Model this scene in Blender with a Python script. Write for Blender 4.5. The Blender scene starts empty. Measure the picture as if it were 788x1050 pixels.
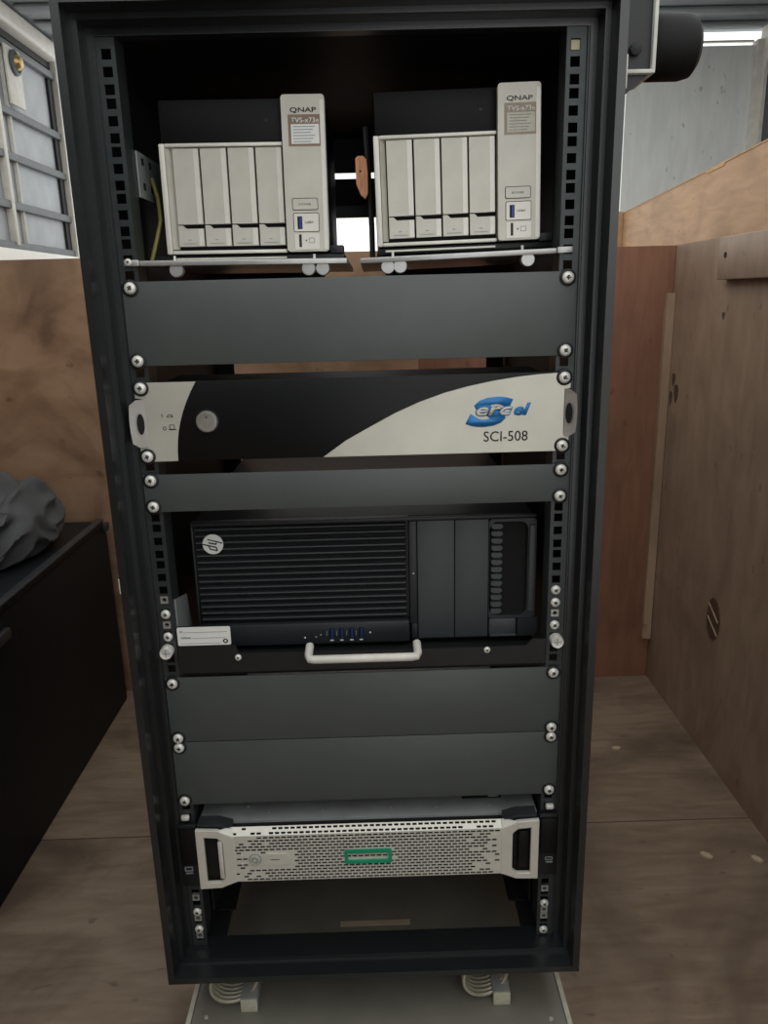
import bpy, bmesh, math, random
from mathutils import Vector, Matrix
random.seed(7)
PI = math.pi
scene = bpy.context.scene
col = scene.collection
Z0 = 1.0            # height of the topmost panel screw above the floor

# ------------------------------------------------------------------ camera
cd = bpy.data.cameras.new('camera'); cam = bpy.data.objects.new('camera', cd); col.objects.link(cam)
a, b, c = 0.2706, 0.0095, -0.0252
fw = Vector((math.sin(b)*math.cos(a), math.cos(b)*math.cos(a), -math.sin(a)))
rt = Vector((math.cos(b), -math.sin(b), 0)); up = rt.cross(fw)
r2 = math.cos(c)*rt + math.sin(c)*up; u2 = -math.sin(c)*rt + math.cos(c)*up
M = Matrix((r2, u2, -fw)).transposed().to_4x4(); M.translation = Vector((0.0222, -0.8692, Z0-0.0139))
cam.matrix_world = M
cd.sensor_fit = 'VERTICAL'; cd.sensor_height = 36; cd.lens = 800*36/1050; cd.clip_start = 0.01
scene.camera = cam

# ------------------------------------------------------------------ world and light
w = bpy.data.worlds.new('overcast_sky'); scene.world = w; w.use_nodes = True
bg = w.node_tree.nodes['Background']; bg.inputs[0].default_value = (0.99, 1.0, 0.985, 1); bg.inputs[1].default_value = 1.45
def portal(name, loc, rot, sx, sy):
    l = bpy.data.lights.new(name, 'AREA'); l.shape = 'RECTANGLE'; l.size = sx; l.size_y = sy
    l.cycles.is_portal = True
    o = bpy.data.objects.new(name, l); col.objects.link(o); o.location = loc; o.rotation_euler = rot
portal('portal_door', (0.66, -1.9, 0.9), (PI/2, 0, 0), 1.34, 1.8)
portal('portal_front', (-0.05, 2.01, 1.42), (-PI/2, 0, 0), 1.9, 0.7)
portal('portal_roof', (0.16, -0.22, 1.82), (0, 0, 0), 2.34, 3.3)  # roof opening invented to let in more sky light
vs = scene.view_settings
vs.view_transform = 'Standard'; vs.look = 'None'; vs.gamma = 1; vs.exposure = 0.07; vs.use_curve_mapping = False

# ------------------------------------------------------------------ materials
def lin(h):
    h = h.lstrip('#'); v = [int(h[i:i+2], 16)/255 for i in (0, 2, 4)]
    return tuple(x/12.92 if x <= .04045 else ((x+.055)/1.055)**2.4 for x in v) + (1,)
MATS = {}
def mat(name, hexc, rough=.5, metal=0., var=.12, scale=30., bump=.0, bscale=200., stretch=(1, 1, 1), coat=0., spec=.5):
    if name in MATS: return MATS[name]
    m = bpy.data.materials.new(name); m.use_nodes = True; nt = m.node_tree; N = nt.nodes; L = nt.links
    p = N['Principled BSDF']; p.inputs['Roughness'].default_value = rough; p.inputs['Metallic'].default_value = metal
    p.inputs['Coat Weight'].default_value = coat; p.inputs['Specular IOR Level'].default_value = spec
    tc = N.new('ShaderNodeTexCoord'); mp = N.new('ShaderNodeMapping'); mp.inputs['Scale'].default_value = stretch
    L.new(tc.outputs['Object'], mp.inputs[0])
    nz = N.new('ShaderNodeTexNoise'); nz.inputs['Scale'].default_value = scale; nz.inputs['Detail'].default_value = 4
    L.new(mp.outputs[0], nz.inputs['Vector'])
    cr = N.new('ShaderNodeValToRGB'); c0 = lin(hexc)
    cr.color_ramp.elements[0].position = .3; cr.color_ramp.elements[1].position = .7
    cr.color_ramp.elements[0].color = tuple(x*(1-var) for x in c0[:3]) + (1,)
    cr.color_ramp.elements[1].color = tuple(min(1, x*(1+var)) for x in c0[:3]) + (1,)
    L.new(nz.outputs['Fac'], cr.inputs[0]); L.new(cr.outputs[0], p.inputs['Base Color'])
    if bump:
        n2 = N.new('ShaderNodeTexNoise'); n2.inputs['Scale'].default_value = bscale; L.new(mp.outputs[0], n2.inputs['Vector'])
        bp = N.new('ShaderNodeBump'); bp.inputs['Strength'].default_value = bump; bp.inputs['Distance'].default_value = .002
        L.new(n2.outputs['Fac'], bp.inputs['Height']); L.new(bp.outputs[0], p.inputs['Normal'])
    MATS[name] = m; return m
def wood(name, base, dark, stain, grain=(1, 1, 12), stain_amt=.5, rough=.6, sscale=3.5, seed=0.):
    """plywood: fine grain stretched across one axis, plus cloudy stains"""
    m = bpy.data.materials.new(name); m.use_nodes = True; nt = m.node_tree; N = nt.nodes; L = nt.links
    p = N['Principled BSDF']; p.inputs['Roughness'].default_value = rough
    tc = N.new('ShaderNodeTexCoord'); mp = N.new('ShaderNodeMapping'); mp.inputs['Scale'].default_value = grain
    mp.inputs['Location'].default_value = (seed, seed*.7, seed*1.3)
    L.new(tc.outputs['Object'], mp.inputs[0])
    g = N.new('ShaderNodeTexNoise'); g.inputs['Scale'].default_value = 9; g.inputs['Detail'].default_value = 8; g.inputs['Distortion'].default_value = .6
    L.new(mp.outputs[0], g.inputs['Vector'])
    cr = N.new('ShaderNodeValToRGB'); cr.color_ramp.elements[0].position = .32; cr.color_ramp.elements[1].position = .66
    cr.color_ramp.elements[0].color = lin(dark); cr.color_ramp.elements[1].color = lin(base); L.new(g.outputs['Fac'], cr.inputs[0])
    mp2 = N.new('ShaderNodeMapping'); mp2.inputs['Location'].default_value = (seed+3, seed+5, seed+1); L.new(tc.outputs['Object'], mp2.inputs[0])
    s = N.new('ShaderNodeTexNoise'); s.inputs['Scale'].default_value = sscale; s.inputs['Detail'].default_value = 5; s.inputs['Distortion'].default_value = 1.2
    L.new(mp2.outputs[0], s.inputs['Vector'])
    sr = N.new('ShaderNodeValToRGB'); sr.color_ramp.elements[0].position = .48; sr.color_ramp.elements[1].position = .7
    sr.color_ramp.elements[0].color = (0, 0, 0, 1); sr.color_ramp.elements[1].color = (stain_amt,)*3 + (1,); L.new(s.outputs['Fac'], sr.inputs[0])
    mx = N.new('ShaderNodeMix'); mx.data_type = 'RGBA'; L.new(sr.outputs[0], mx.inputs[0]); L.new(cr.outputs[0], mx.inputs[6]); mx.inputs[7].default_value = lin(stain)
    # small dark flecks
    mp3 = N.new('ShaderNodeMapping'); mp3.inputs['Scale'].default_value = tuple(1 + .25*(x-1) for x in grain); L.new(tc.outputs['Object'], mp3.inputs[0])
    f = N.new('ShaderNodeTexNoise'); f.inputs['Scale'].default_value = 26; f.inputs['Detail'].default_value = 2; L.new(mp3.outputs[0], f.inputs['Vector'])
    fr = N.new('ShaderNodeValToRGB'); fr.color_ramp.elements[0].position = .69; fr.color_ramp.elements[1].position = .76
    fr.color_ramp.elements[0].color = (0, 0, 0, 1); fr.color_ramp.elements[1].color = (.6, .6, .6, 1); L.new(f.outputs['Fac'], fr.inputs[0])
    mx2 = N.new('ShaderNodeMix'); mx2.data_type = 'RGBA'; L.new(fr.outputs[0], mx2.inputs[0]); L.new(mx.outputs[2], mx2.inputs[6]); mx2.inputs[7].default_value = lin(stain)
    L.new(mx2.outputs[2], p.inputs['Base Color'])
    bp = N.new('ShaderNodeBump'); bp.inputs['Strength'].default_value = .25; bp.inputs['Distance'].default_value = .002
    L.new(g.outputs['Fac'], bp.inputs['Height']); L.new(bp.outputs[0], p.inputs['Normal'])
    return m
K = dict(
    shell=mat('black_powder_coat', '#1b1d1f', .5, .0, .15, 60, .15, 900, spec=.35),
    frame=mat('black_satin_aluminium', '#1c1f21', .28, .0, .12, 50, .05, 700, spec=.8),
    inner=mat('dark_inner_steel', '#161819', .6, .0, .15, 40),
    rail=mat('dark_grey_rail_steel', '#3d4243', .36, .4, .15, 60),
    blank=mat('charcoal_panel_paint', '#4a5050', .42, .0, .05, 25, .12, 1500, spec=.7),
    fascia=mat('black_fascia', '#0e0f11', .5, 0, .1, 30, spec=.2),
    black=mat('black_plastic', '#17191b', .45, 0, .12, 40, .05, 900),
    gloss=mat('black_satin_panel', '#0a0c0e', .4, 0, .1, 30, spec=.3),
    hp=mat('graphite_plastic', '#2a2d30', .45, 0, .08, 40, .08, 1200),
    hpdoor=mat('graphite_bay_cover', '#454a4c', .5, 0, .05, 40, .08, 1200),
    void=mat('deep_black', '#060607', .8, 0, .1),
    silver=mat('champagne_silver_plastic', '#cbc9be', .42, .15, .05, 40, .06, 1500),
    silver2=mat('pale_champagne_edge', '#e4e2d8', .4, .15, .05, 40),
    brushed=mat('brushed_steel', '#cdcdc1', .4, .4, .10, 12, .1, 60, (1, 1, 1)),
    alu=mat('bare_aluminium', '#b9bab8', .35, .6, .08, 60, .05, 500),
    chrome=mat('zinc_screw_metal', '#ecece6', .3, .25, .1, 200),
    washer=mat('dark_cup_washer', '#101112', .5, 0, .1),
    white=mat('white_sticker', '#e9ece8', .5, 0, .02),
    ink=mat('dark_ink', '#26241f', .6, 0, .05),
    greyink=mat('grey_ink', '#8d9496', .6, 0, .05),
    brownlabel=mat('brown_label', '#8c7566', .6, 0, .05),
    blue=mat('logo_blue', '#2f7fc0', .5, 0, .04),
    cream=mat('logo_cream', '#d6d4c8', .5, 0, .03),
    usb=mat('usb_blue', '#2b3f8f', .4, 0, .05),
    green=mat('emerald_badge', '#1f9f78', .35, .2, .1),
    bezel=mat('bezel_silver', '#dad8ce', .38, .25, .05, 40, .06, 1200),
    galv=mat('galvanised_steel', '#9aa0a0', .45, .2, .12, 25, .06, 300),
    rubber=mat('black_rubber', '#111213', .6, 0, .1, 40, .08, 500, spec=.25),
    rope=mat('steel_wire_rope', '#b8b4a2', .4, .4, .15, 120),
    isoblock=mat('pale_isolator_block', '#c9c7b4', .5, .1, .08, 120, .1, 400),
    sled=mat('grey_sled_paint', '#7c7b71', .45, .1, .1, 14, .1, 300),
    sledge=mat('worn_sled_edge', '#bdb9a9', .5, .1, .12, 60),
    case=mat('black_road_case', '#0f1216', .55, 0, .2, 10, .1, 400, spec=.25),
    caselip=mat('dark_case_edging', '#3a3d40', .4, .3, .15, 30),
    cloth=mat('charcoal_fabric', '#4a4b4c', .85, 0, .2, 12, .3, 500),
    wallgrey=mat('weathered_grey_paint', '#dcdfdc', .6, 0, .07, 16, .3, 90, (1, 1, .25)),
    slat=mat('slat_grey_paint', '#54595c', .5, .1, .12, 30),
    slatpanel=mat('light_grey_panel', '#a9aeb2', .5, .1, .1, 14, .2, 160),
    rim=mat('white_painted_rim', '#d3d1c8', .5, 0, .08, 40, .1, 120),
    ceil=mat('blue_grey_roof_paint', '#8b9296', .55, 0, .1, 8, .1, 60),
    glass=mat('dark_window_glass', '#3a3f44', .12, 0, .1),
    yellow=mat('yellow_green_cable', '#7f7a3f', .5, 0, .05),
    brass=mat('brass_latch', '#b59a62', .3, .7, .15, 80),
    wedge=mat('worn_orange_wood', '#b57d5a', .6, 0, .25, 70, .2, 300, (4, 4, 1)),
    chip=mat('pale_wood_chip', '#b7a68c', .7, 0, .1),
    edge=mat('plywood_edge', '#c29a6a', .7, 0, .15, 60),
)
K['ply_tan'] = wood('tan_plywood', '#ad8c70', '#99775c', '#644936', (1, 1, 2), .8, .55, 4.6, 1.0)
K['ply_red'] = wood('red_brown_plywood', '#8c614a', '#7d543f', '#5e3d2d', (6, 1, 1), .35, .55, 3.0, 4.0)
K['ply_wall'] = wood('grey_brown_plywood', '#a68e78', '#957d68', '#6d5848', (1, 3, 1), .45, .6, 3.0, 7.0)
K['ply_sheet'] = wood('light_tan_plywood', '#c39c76', '#b08a66', '#86664b', (1, 1, 5), .4, .6, 5.0, 2.0)
K['ply_floor'] = wood('worn_plywood_floor', '#8c7a67', '#766350', '#56463a', (1, 5, 1), .9, .6, 2.7, 9.0)
K['wallgrey'] = wood('weathered_grey_paint', '#e4e7e4', '#d9dcd9', '#9a9c99', (5, 5, .8), .12, .6, 3.0, 3.0)
K['batten'] = wood('pale_batten_wood', '#b0957b', '#9b8069', '#7a604c', (1, 1, .3), .3, .6, 5.0, 5.0)

# ------------------------------------------------------------------ builders
ABS = {}
def link(o, loc, parent=None):
    col.objects.link(o); loc = Vector(loc); ABS[o.name] = loc
    if parent is not None:
        o.parent = parent; o.location = loc - ABS[parent.name]
    else: o.location = loc
    return o
def tag(o, label=None, cat=None, group=None, kind=None):
    if label: o['label'] = label
    if cat: o['category'] = cat
    if group: o['group'] = group
    if kind: o['kind'] = kind
    return o
def thing(name, loc, label, cat, group=None):
    return tag(link(bpy.data.objects.new(name, None), loc), label, cat, group)
def mobj(name, bm, m, parent=None, loc=None, smooth=False):
    """bm is in world coordinates; its origin moves to loc (or its centre)"""
    bmesh.ops.recalc_face_normals(bm, faces=bm.faces)
    if loc is None:
        xs = [v.co for v in bm.verts]
        loc = Vector([(min(v[i] for v in xs)+max(v[i] for v in xs))/2 for i in range(3)])
    bmesh.ops.translate(bm, verts=bm.verts, vec=-Vector(loc))
    me = bpy.data.meshes.new(name); bm.to_mesh(me); bm.free()
    me.materials.append(m)
    if smooth:
        for p in me.polygons: p.use_smooth = True
        me.set_sharp_from_angle(angle=math.radians(40))
    return link(bpy.data.objects.new(name, me), loc, parent)
def bbox(bm, x0, x1, y0, y1, z0, z1, bev=0, seg=2):
    r = bmesh.ops.create_cube(bm, size=1)
    for v in r['verts']:
        v.co = Vector(((x0+x1)/2+v.co.x*(x1-x0), (y0+y1)/2+v.co.y*(y1-y0), (z0+z1)/2+v.co.z*(z1-z0)))
    if bev:
        es = list({e for v in r['verts'] for e in v.link_edges})
        bmesh.ops.bevel(bm, geom=es, offset=bev, segments=seg, affect='EDGES', profile=.5)
def box(name, x0, x1, y0, y1, z0, z1, m, parent=None, bev=0, seg=2):
    bm = bmesh.new(); bbox(bm, x0, x1, y0, y1, z0, z1, bev, seg)
    return mobj(name, bm, m, parent, smooth=bool(bev))
def bprism(bm, pts, y0, y1, axis='Y'):
    """polygon in (x,z) extruded along Y, or (y,z) along X, or (x,y) along Z"""
    f = {'Y': lambda p, t: (p[0], t, p[1]), 'X': lambda p, t: (t, p[0], p[1]), 'Z': lambda p, t: (p[0], p[1], t)}[axis]
    A = [bm.verts.new(f(p, y0)) for p in pts]; B = [bm.verts.new(f(p, y1)) for p in pts]
    n = len(pts); bm.faces.new(A); bm.faces.new(B[::-1])
    for i in range(n): bm.faces.new((A[i], B[i], B[(i+1) % n], A[(i+1) % n]))
def prism(name, pts, y0, y1, m, parent=None, axis='Y', bev=0):
    bm = bmesh.new(); bprism(bm, pts, y0, y1, axis)
    if bev: bmesh.ops.bevel(bm, geom=[e for e in bm.edges if e.is_manifold and e.calc_face_angle(0) > .7], offset=bev, segments=2, affect='EDGES')
    return mobj(name, bm, m, parent, smooth=bool(bev))
def rrect(x0, x1, z0, z1, r, n=4):
    out = []
    for cx, cz, s in ((x1-r, z1-r, 0), (x0+r, z1-r, 1), (x0+r, z0+r, 2), (x1-r, z0+r, 3)):
        for i in range(n+1):
            t = (s+i/n)*PI/2; out.append((cx+r*math.cos(t), cz+r*math.sin(t)))
    return out
def ringpoly(name, outer, inner, y0, y1, m, parent=None):
    """frame between two polygons of equal count, in (x,z), thick along Y"""
    bm = bmesh.new(); n = len(outer)
    L = [[bm.verts.new((p[0], y, p[1])) for p in poly] for poly in (outer, inner) for y in (y0, y1)]
    for i in range(n):
        j = (i+1) % n
        for A, B in ((L[0], L[2]), (L[1], L[3]), (L[0], L[1]), (L[2], L[3])):
            bm.faces.new((A[i], A[j], B[j], B[i]))
    return mobj(name, bm, m, parent)
def lathe(bm, prof, center, axis='-Y', seg=20):
    """prof: (radius, height) ; height runs along axis"""
    cx, cy, cz = center; rings = []
    for r, h in prof:
        R = []
        for i in range(seg):
            t = 2*PI*i/seg; u, v = r*math.cos(t), r*math.sin(t)
            if axis == '-Y': q = (cx+u, cy-h, cz+v)
            elif axis == 'X': q = (cx+h, cy+u, cz+v)
            elif axis == '-X': q = (cx-h, cy+u, cz+v)
            else: q = (cx+u, cy+v, cz+h)
            R.append(bm.verts.new(q))
        rings.append(R)
    for A, B in zip(rings, rings[1:]):
        for i in range(seg): bm.faces.new((A[i], A[(i+1) % seg], B[(i+1) % seg], B[i]))
    bm.faces.new(rings[0]); bm.faces.new(rings[-1])
def lobj(name, prof, center, m, parent=None, axis='-Y', seg=20):
    bm = bmesh.new(); lathe(bm, prof, center, axis, seg); return mobj(name, bm, m, parent, loc=center, smooth=True)
def btube(bm, path, r, seg=10, closed=False):
    path = [Vector(p) for p in path]; n = len(path); rings = []; prev = None
    for i, p in enumerate(path):
        if closed: d = path[(i+1) % n]-path[i-1]
        else: d = path[min(i+1, n-1)]-path[max(i-1, 0)]
        d.normalize()
        if prev is None: s = d.orthogonal().normalized()
        else: s = (prev-d*prev.dot(d)).normalized()
        prev = s; t = d.cross(s)
        rings.append([bm.verts.new(p+r*(math.cos(2*PI*k/seg)*s+math.sin(2*PI*k/seg)*t)) for k in range(seg)])
    m = n if closed else n-1
    for i in range(m):
        A, B = rings[i], rings[(i+1) % n]
        for k in range(seg): bm.faces.new((A[k], A[(k+1) % seg], B[(k+1) % seg], B[k]))
    if not closed: bm.faces.new(rings[0][::-1]); bm.faces.new(rings[-1])
def tube(name, path, r, m, parent=None, seg=10, closed=False):
    bm = bmesh.new(); btube(bm, path, r, seg, closed); return mobj(name, bm, m, parent, smooth=True)
def text(name, body, x0, x1, z0, z1, y, m, parent, shear=0, off=0., depth=.0004, turn=0, tilt=0):
    """lettering fitted into the rectangle x0..x1, z0..z1, facing -Y at y"""
    cu = bpy.data.curves.new(name, 'FONT'); cu.body = body; cu.shear = shear; cu.offset = off; cu.resolution_u = 3
    t = bpy.data.objects.new(name, cu); col.objects.link(t)
    dg = bpy.context.evaluated_depsgraph_get(); me = bpy.data.meshes.new_from_object(t.evaluated_get(dg))
    bpy.data.objects.remove(t); bpy.data.curves.remove(cu)
    bm = bmesh.new(); bm.from_mesh(me); bpy.data.meshes.remove(me)
    if turn: bmesh.ops.rotate(bm, verts=bm.verts, cent=(0, 0, 0), matrix=Matrix.Rotation(turn, 3, 'Z'))
    xs = [v.co.x for v in bm.verts]; ys = [v.co.y for v in bm.verts]
    ax, bx, ay, by = min(xs), max(xs), min(ys), max(ys)
    for v in bm.verts:
        v.co = Vector((x0+(v.co.x-ax)/(bx-ax)*(x1-x0), y, z0+(v.co.y-ay)/(by-ay)*(z1-z0)))
    g = bmesh.ops.extrude_face_region(bm, geom=bm.faces[:])
    for v in g['geom']:
        if isinstance(v, bmesh.types.BMVert): v.co.y -= depth
    return mobj(name, bm, m, parent)

# ------------------------------------------------------------------ the setting
def struct(o): o['kind'] = 'structure'; return o
def empty_struct(name, loc):
    return struct(link(bpy.data.objects.new(name, None), loc))
YB, YE = -1.9, 2.0
fl = empty_struct('floor', (0, 0, 0))
box('floor_sheet', -1.0, .723, .412, .995, -.018, 0, K['ply_floor'], fl)
box('floor_sheet', -1.0, .723, -.808, .409, -.018, 0, K['ply_floor'], fl)
box('floor_sheet', -1.0, .723, YB, -.811, -.018, 0, K['ply_floor'], fl)
box('bed_pan', -1.02, 1.35, YB, YE, -.04, -.0185, K['slat'], fl)
# plywood partition across the back: two sheets
wb = empty_struct('wall_back', (0, .995, 0))
box('plywood_sheet', -.999, .1298, .995, 1.013, 0, 1.084, K['ply_tan'], wb)
box('plywood_sheet', .1302, .722, .995, 1.013, 0, 1.080, K['ply_red'], wb)
prism('corner_batten', [(.700, .115), (.721, .113), (.722, .975), (.703, .976)], .978, .994, K['batten'], wb)
# inner plywood wall on the right
wr = empty_struct('wall_right', (.723, 0, 0))
box('plywood_sheet', .723, .741, YB, 1.013, 0, 1.081, K['ply_wall'], wr)
bt = box('batten', .703, .7228, -.3, .722, 1.000, 1.079, K['ply_wall'], wr, .002)
lobj('nail_hole', [(.006, 0), (.006, .0006)], (.703, .690, 1.045), K['void'], bt, '-X', 10)
# oval plug in the wall, with two pale slits
el = [(.638+.030*math.cos(t), .315+.046*math.sin(t)) for t in [2*PI*i/24 for i in range(24)]]
pl = prism('oval_plug', el, .7215, .7228, mat('dark_plug_wood', '#5b4636', .6, 0, .15, 60), wr, 'X')
for dz in (.018, -.012):
    prism('plug_slit', [(.662, .322+dz), (.662, .326+dz), (.614, .300+dz), (.614, .296+dz)], .7205, .7216, K['chip'], pl, 'X')
for y_, z_, w_, h_ in ((.955, .780, .010, .016), (.935, .750, .013, .022), (.965, .735, .008, .018), (.72, .93, .006, .008), (.50, .87, .008, .010), (.42, .62, .010, .014)):
    prism('knot', [(y_+w_*math.cos(2*PI*i/12)+.003*math.sin(4*PI*i/12), z_+h_*math.sin(2*PI*i/12)) for i in range(12)], .7224, .7229, mat('dark_knot', '#5a4536', .7, 0, .3, 90), wr, 'X')
# taller tan sheet standing beyond the inner wall, its top edge falling away
ts = prism('plywood_sheet', [(-.6, 0), (1.80, 0), (1.80, 1.201), (1.05, 1.241), (1.045, 1.236), (.955, 1.241), (.95, 1.247), (-.6, 1.331)], .80, .812, K['ply_sheet'], wr, 'X')
prism('sheet_edge', [(-.6, 1.331), (.95, 1.2472), (.955, 1.2412), (1.045, 1.2362), (1.05, 1.2412), (1.80, 1.2012), (1.80, 1.2045), (1.05, 1.2445), (.95, 1.2505), (-.6, 1.3343)], .7985, .8125, K['edge'], ts, 'X')
box('sheet_return', .775, .7995, 1.655, 1.672, 0, 1.215, K['ply_sheet'], wr)
# outer right wall of the vehicle body with a dark rounded window
wo = empty_struct('wall_outer_right', (1.33, 0, 0))
bm = bmesh.new()
O = rrect(-.2, 2.0, 0, 1.80, .001, 3); I = rrect(.9, 1.955, 1.18, 1.745, .10, 3)
n = len(O); VO = [[bm.verts.new((x, p[0], p[1])) for p in poly] for poly in (O, I) for x in (1.33, 1.35)]
for i in range(n):
    j = (i+1) % n
    for A, B in ((VO[0], VO[2]), (VO[1], VO[3]), (VO[0], VO[1]), (VO[2], VO[3])): bm.faces.new((A[i], A[j], B[j], B[i]))
mobj('body_panel', bm, K['rim'], wo)
box('body_panel', 1.33, 1.35, YB, -.2, 0, 1.06, K['slatpanel'], wo)
bm = bmesh.new(); bprism(bm, I, 1.341, 1.346, 'X'); win = struct(mobj('window_1', bm, K['glass']))
tube('window_bar', [(1.336, 1.955, 1.42), (1.336, 1.6, 1.36), (1.336, .95, 1.36)], .006, K['slat'], win)
# front (far) end: weathered grey panel, post, and the open gap beside it
wf = empty_struct('wall_front', (1.1, 2.0, 0))
box('weathered_panel', .893, 1.31, 2.0, 2.02, 0, 1.752, K['wallgrey'], wf)
box('corner_post', 1.31, 1.343, 1.975, 2.02, 0, 1.765, K['rim'], wf, .004)
box('gap_rail', .92, 1.31, 2.004, 2.016, 1.763, 1.769, K['rim'], wf)
box('lower_panel', -1.0, .892, 2.0, 2.02, 0, 1.06, K['wallgrey'], wf)
# left wall: plywood below, slatted grey metal above
wl = empty_struct('wall_left', (-1.0, 0, 0))
box('plywood_sheet', -1.02, -1.0, YB, .995, 0, 1.084, K['ply_tan'], wl)
box('sill', -1.03, -.985, 1.0135, 2.0, 1.0, 1.140, mat('white_sill_paint', '#f1efe6', .5, 0, .03), wl, .004)
box('end_gap', -1.0115, -1.003, 1.95, 1.985, 1.162, 1.688, K['inner'], wl)
box('metal_sheet', -1.03, -1.012, YB, 1.985, 1.0845, 1.80, K['slatpanel'], wl)
for z in (1.150, 1.262, 1.397, 1.520, 1.700):
    box('horizontal_slat', -1.0115, -.993, YB, 1.985, z-.011, z+.011, K['slat'], wl, .003)
for y in (1.615, .95, .3, -.4):
    box('upright_strip', -1.0115, -.999, y-.004, y+.004, 1.152, 1.69, K['rim'], wl, .002)
box('upright_strip', -1.0115, -.99, 1.52, 1.54, 1.152, 1.69, K['rim'], wl, .002)
box('top_rail', -1.03, -.965, YB, 1.985, 1.742, 1.792, K['rim'], wl, .010, 3)
box('dark_strip', -1.0115, -1.004, YB, 1.985, 1.722, 1.741, K['inner'], wl)  # thin dark strip running just below the top rail
box('end_post', -1.03, -.985, 1.986, 2.02, 1.0, 1.80, K['rim'], wl, .004)
# rear doorway behind the viewer: unseen leaf added on the case side to darken reflections
dr = empty_struct('added_door_1', (-.5, YB, 0))
box('added_leaf', -1.03, .02, YB-.03, YB-.001, -.04, 1.80, mat('added_leaf_dark', '#2b2e30', .6), dr, .004)
box('added_leaf_bar', -.99, -.02, YB, YB+.02, .85, .90, K['slat'], dr, .003)
ce = empty_struct('ceiling', (0, 0, 1.8))
box('roof_skin', -1.05, 1.36, 1.45, 2.03, 1.800, 1.815, K['ceil'], ce)  # kept short on purpose: the open roof over the rack brightens the scene
for i in range(4):
    y = 1.94-.14*i
    box('roof_rib', -.96, 1.31, y-.03, y+.03, 1.789, 1.7995, K['ceil'], ce, .006)

# latch on the left slatted wall
lt = thing('wall_latch', (-.99, 1.66, 1.60), 'pale metal latch with a round brass knob on the slatted left wall', 'latch')
box('back_plate', -.9925, -.985, 1.60, 1.70, 1.54, 1.695, K['rim'], lt, .003)
lobj('ring', [(.034, 0), (.034, .008), (.026, .012), (.024, .006)], (-.985, 1.65, 1.655), K['slat'], lt, 'X', 20)
lobj('knob', [(.022, 0), (.022, .012), (.014, .022), (.004, .024)], (-.984, 1.65, 1.655), K['brass'], lt, 'X', 16)

# ------------------------------------------------------------------ black case on the left with a bag on it
cs = thing('equipment_case', (-.815, .45, 0), 'long black equipment case on the floor against the plywood', 'case')
box('case_body', -.993, -.635, -.35, .955, 0, .470, K['case'], cs, .004)
box('case_lid', -.996, -.632, -.353, .93, .4705, .484, K['case'], cs, .004)
box('lid_edging', -.648, -.630, -.352, .93, .484, .489, K['caselip'], cs, .002)
box('end_clip', -.66, -.628, .931, .958, .455, .474, K['caselip'], cs, .002)
box('side_latch', -.6345, -.622, .30, .40, .425, .445, K['caselip'], cs, .003)
def bag():
    from mathutils import noise
    bm = bmesh.new(); bmesh.ops.create_icosphere(bm, subdivisions=6, radius=1)
    for v in bm.verts:
        d = v.co.copy(); n1 = noise.noise(d*1.5+Vector((3, 1, 5)))
        w_ = noise.noise_vector(d*1.3)*.5
        rg = 1-abs(noise.noise((d+w_)*2.1+Vector((1, 7, 2))))*2          # broad folds
        rf = 1-abs(noise.noise((d+w_)*5.0+Vector((4, 3, 8))))*2          # fine creases
        k = 1+.12*n1+.11*rg+.012*rf
        x = -.832+.158*d.x*k; y = .70+.20*d.y*k; z = .548+.105*d.z*k
        # a pinched hollow between two peaks
        s = math.exp(-((x+.742)**2/.0010+(y-.70)**2/.05)); z -= .055*s*max(0, d.z)
        t = math.exp(-((x+.705)**2/.0012+(y-.74)**2/.012)); z += .022*t*max(0, d.z)
        v.co = Vector((max(x, -.985), y, max(z, .4905)))
    return tag(mobj('bag', bm, K['cloth'], None, (-.832, .70, .49), True), 'crumpled charcoal fabric bag lying on the black case', 'bag')
bag()

# ------------------------------------------------------------------ sled under the rack
sl = thing('base_sled', (.004, .2, 0), 'grey painted steel sled plate on the floor under the rack', 'sled')
box('deck_plate', -.247, .256, -.34, .66, .044, .050, K['sled'], sl, .0015)
for x0, x1 in ((-.2535, -.2472), (.2562, .2625)): box('side_flange', x0, x1, -.34, .66, 0, .052, K['sledge'], sl)
for x in (-.18, 0, .18): box('runner', x-.02, x+.02, -.33, .65, 0, .0438, K['sled'], sl)
for x, y in ((-.228, -.03), (-.236, -.055), (.236, -.05), (-.20, -.065)):
    lobj('rivet', [(.003, 0), (.0025, .002)], (x, y, .050), K['sledge'], sl, 'Z', 8)
def isolator(x, y, label):
    r = thing('wire_rope_isolator', (x, y, .05), label, 'isolator', 'wire rope isolators between the rack and the sled')
    box('lower_bar', x-.0115, x+.0115, y, y+.07, .0505, .072, K['galv'], r, .001)
    box('bar_end', x-.0115, x+.0115, y-.003, y-.0002, .0508, .0715, K['isoblock'], r, .001)
    box('upper_bar', x-.030, x+.030, y+.012, y+.042, .105, .1275, K['black'], r, .001)
    box('upper_plate', x-.030, x+.048, y+.006, y+.042, .1015, .1045, K['isoblock'], r)
    for k in range(6):
        yy = y+.012+.0065*k; cx, cz, R = x-.021, .0865, .0265
        path = [(cx+R*1.15*math.cos(t), yy+.010*math.sin(t+.8), cz+R*math.sin(t)*.92) for t in [2*PI*i/26 for i in range(26)]]
        tube('rope_loop', path, .0026, K['rope'], r, 7, True)
isolator(-.170, -.022, 'wire rope isolator under the rack on the side of the black case')
isolator(.174, -.024, 'wire rope isolator under the rack on the side of the bare plywood wall')

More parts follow.
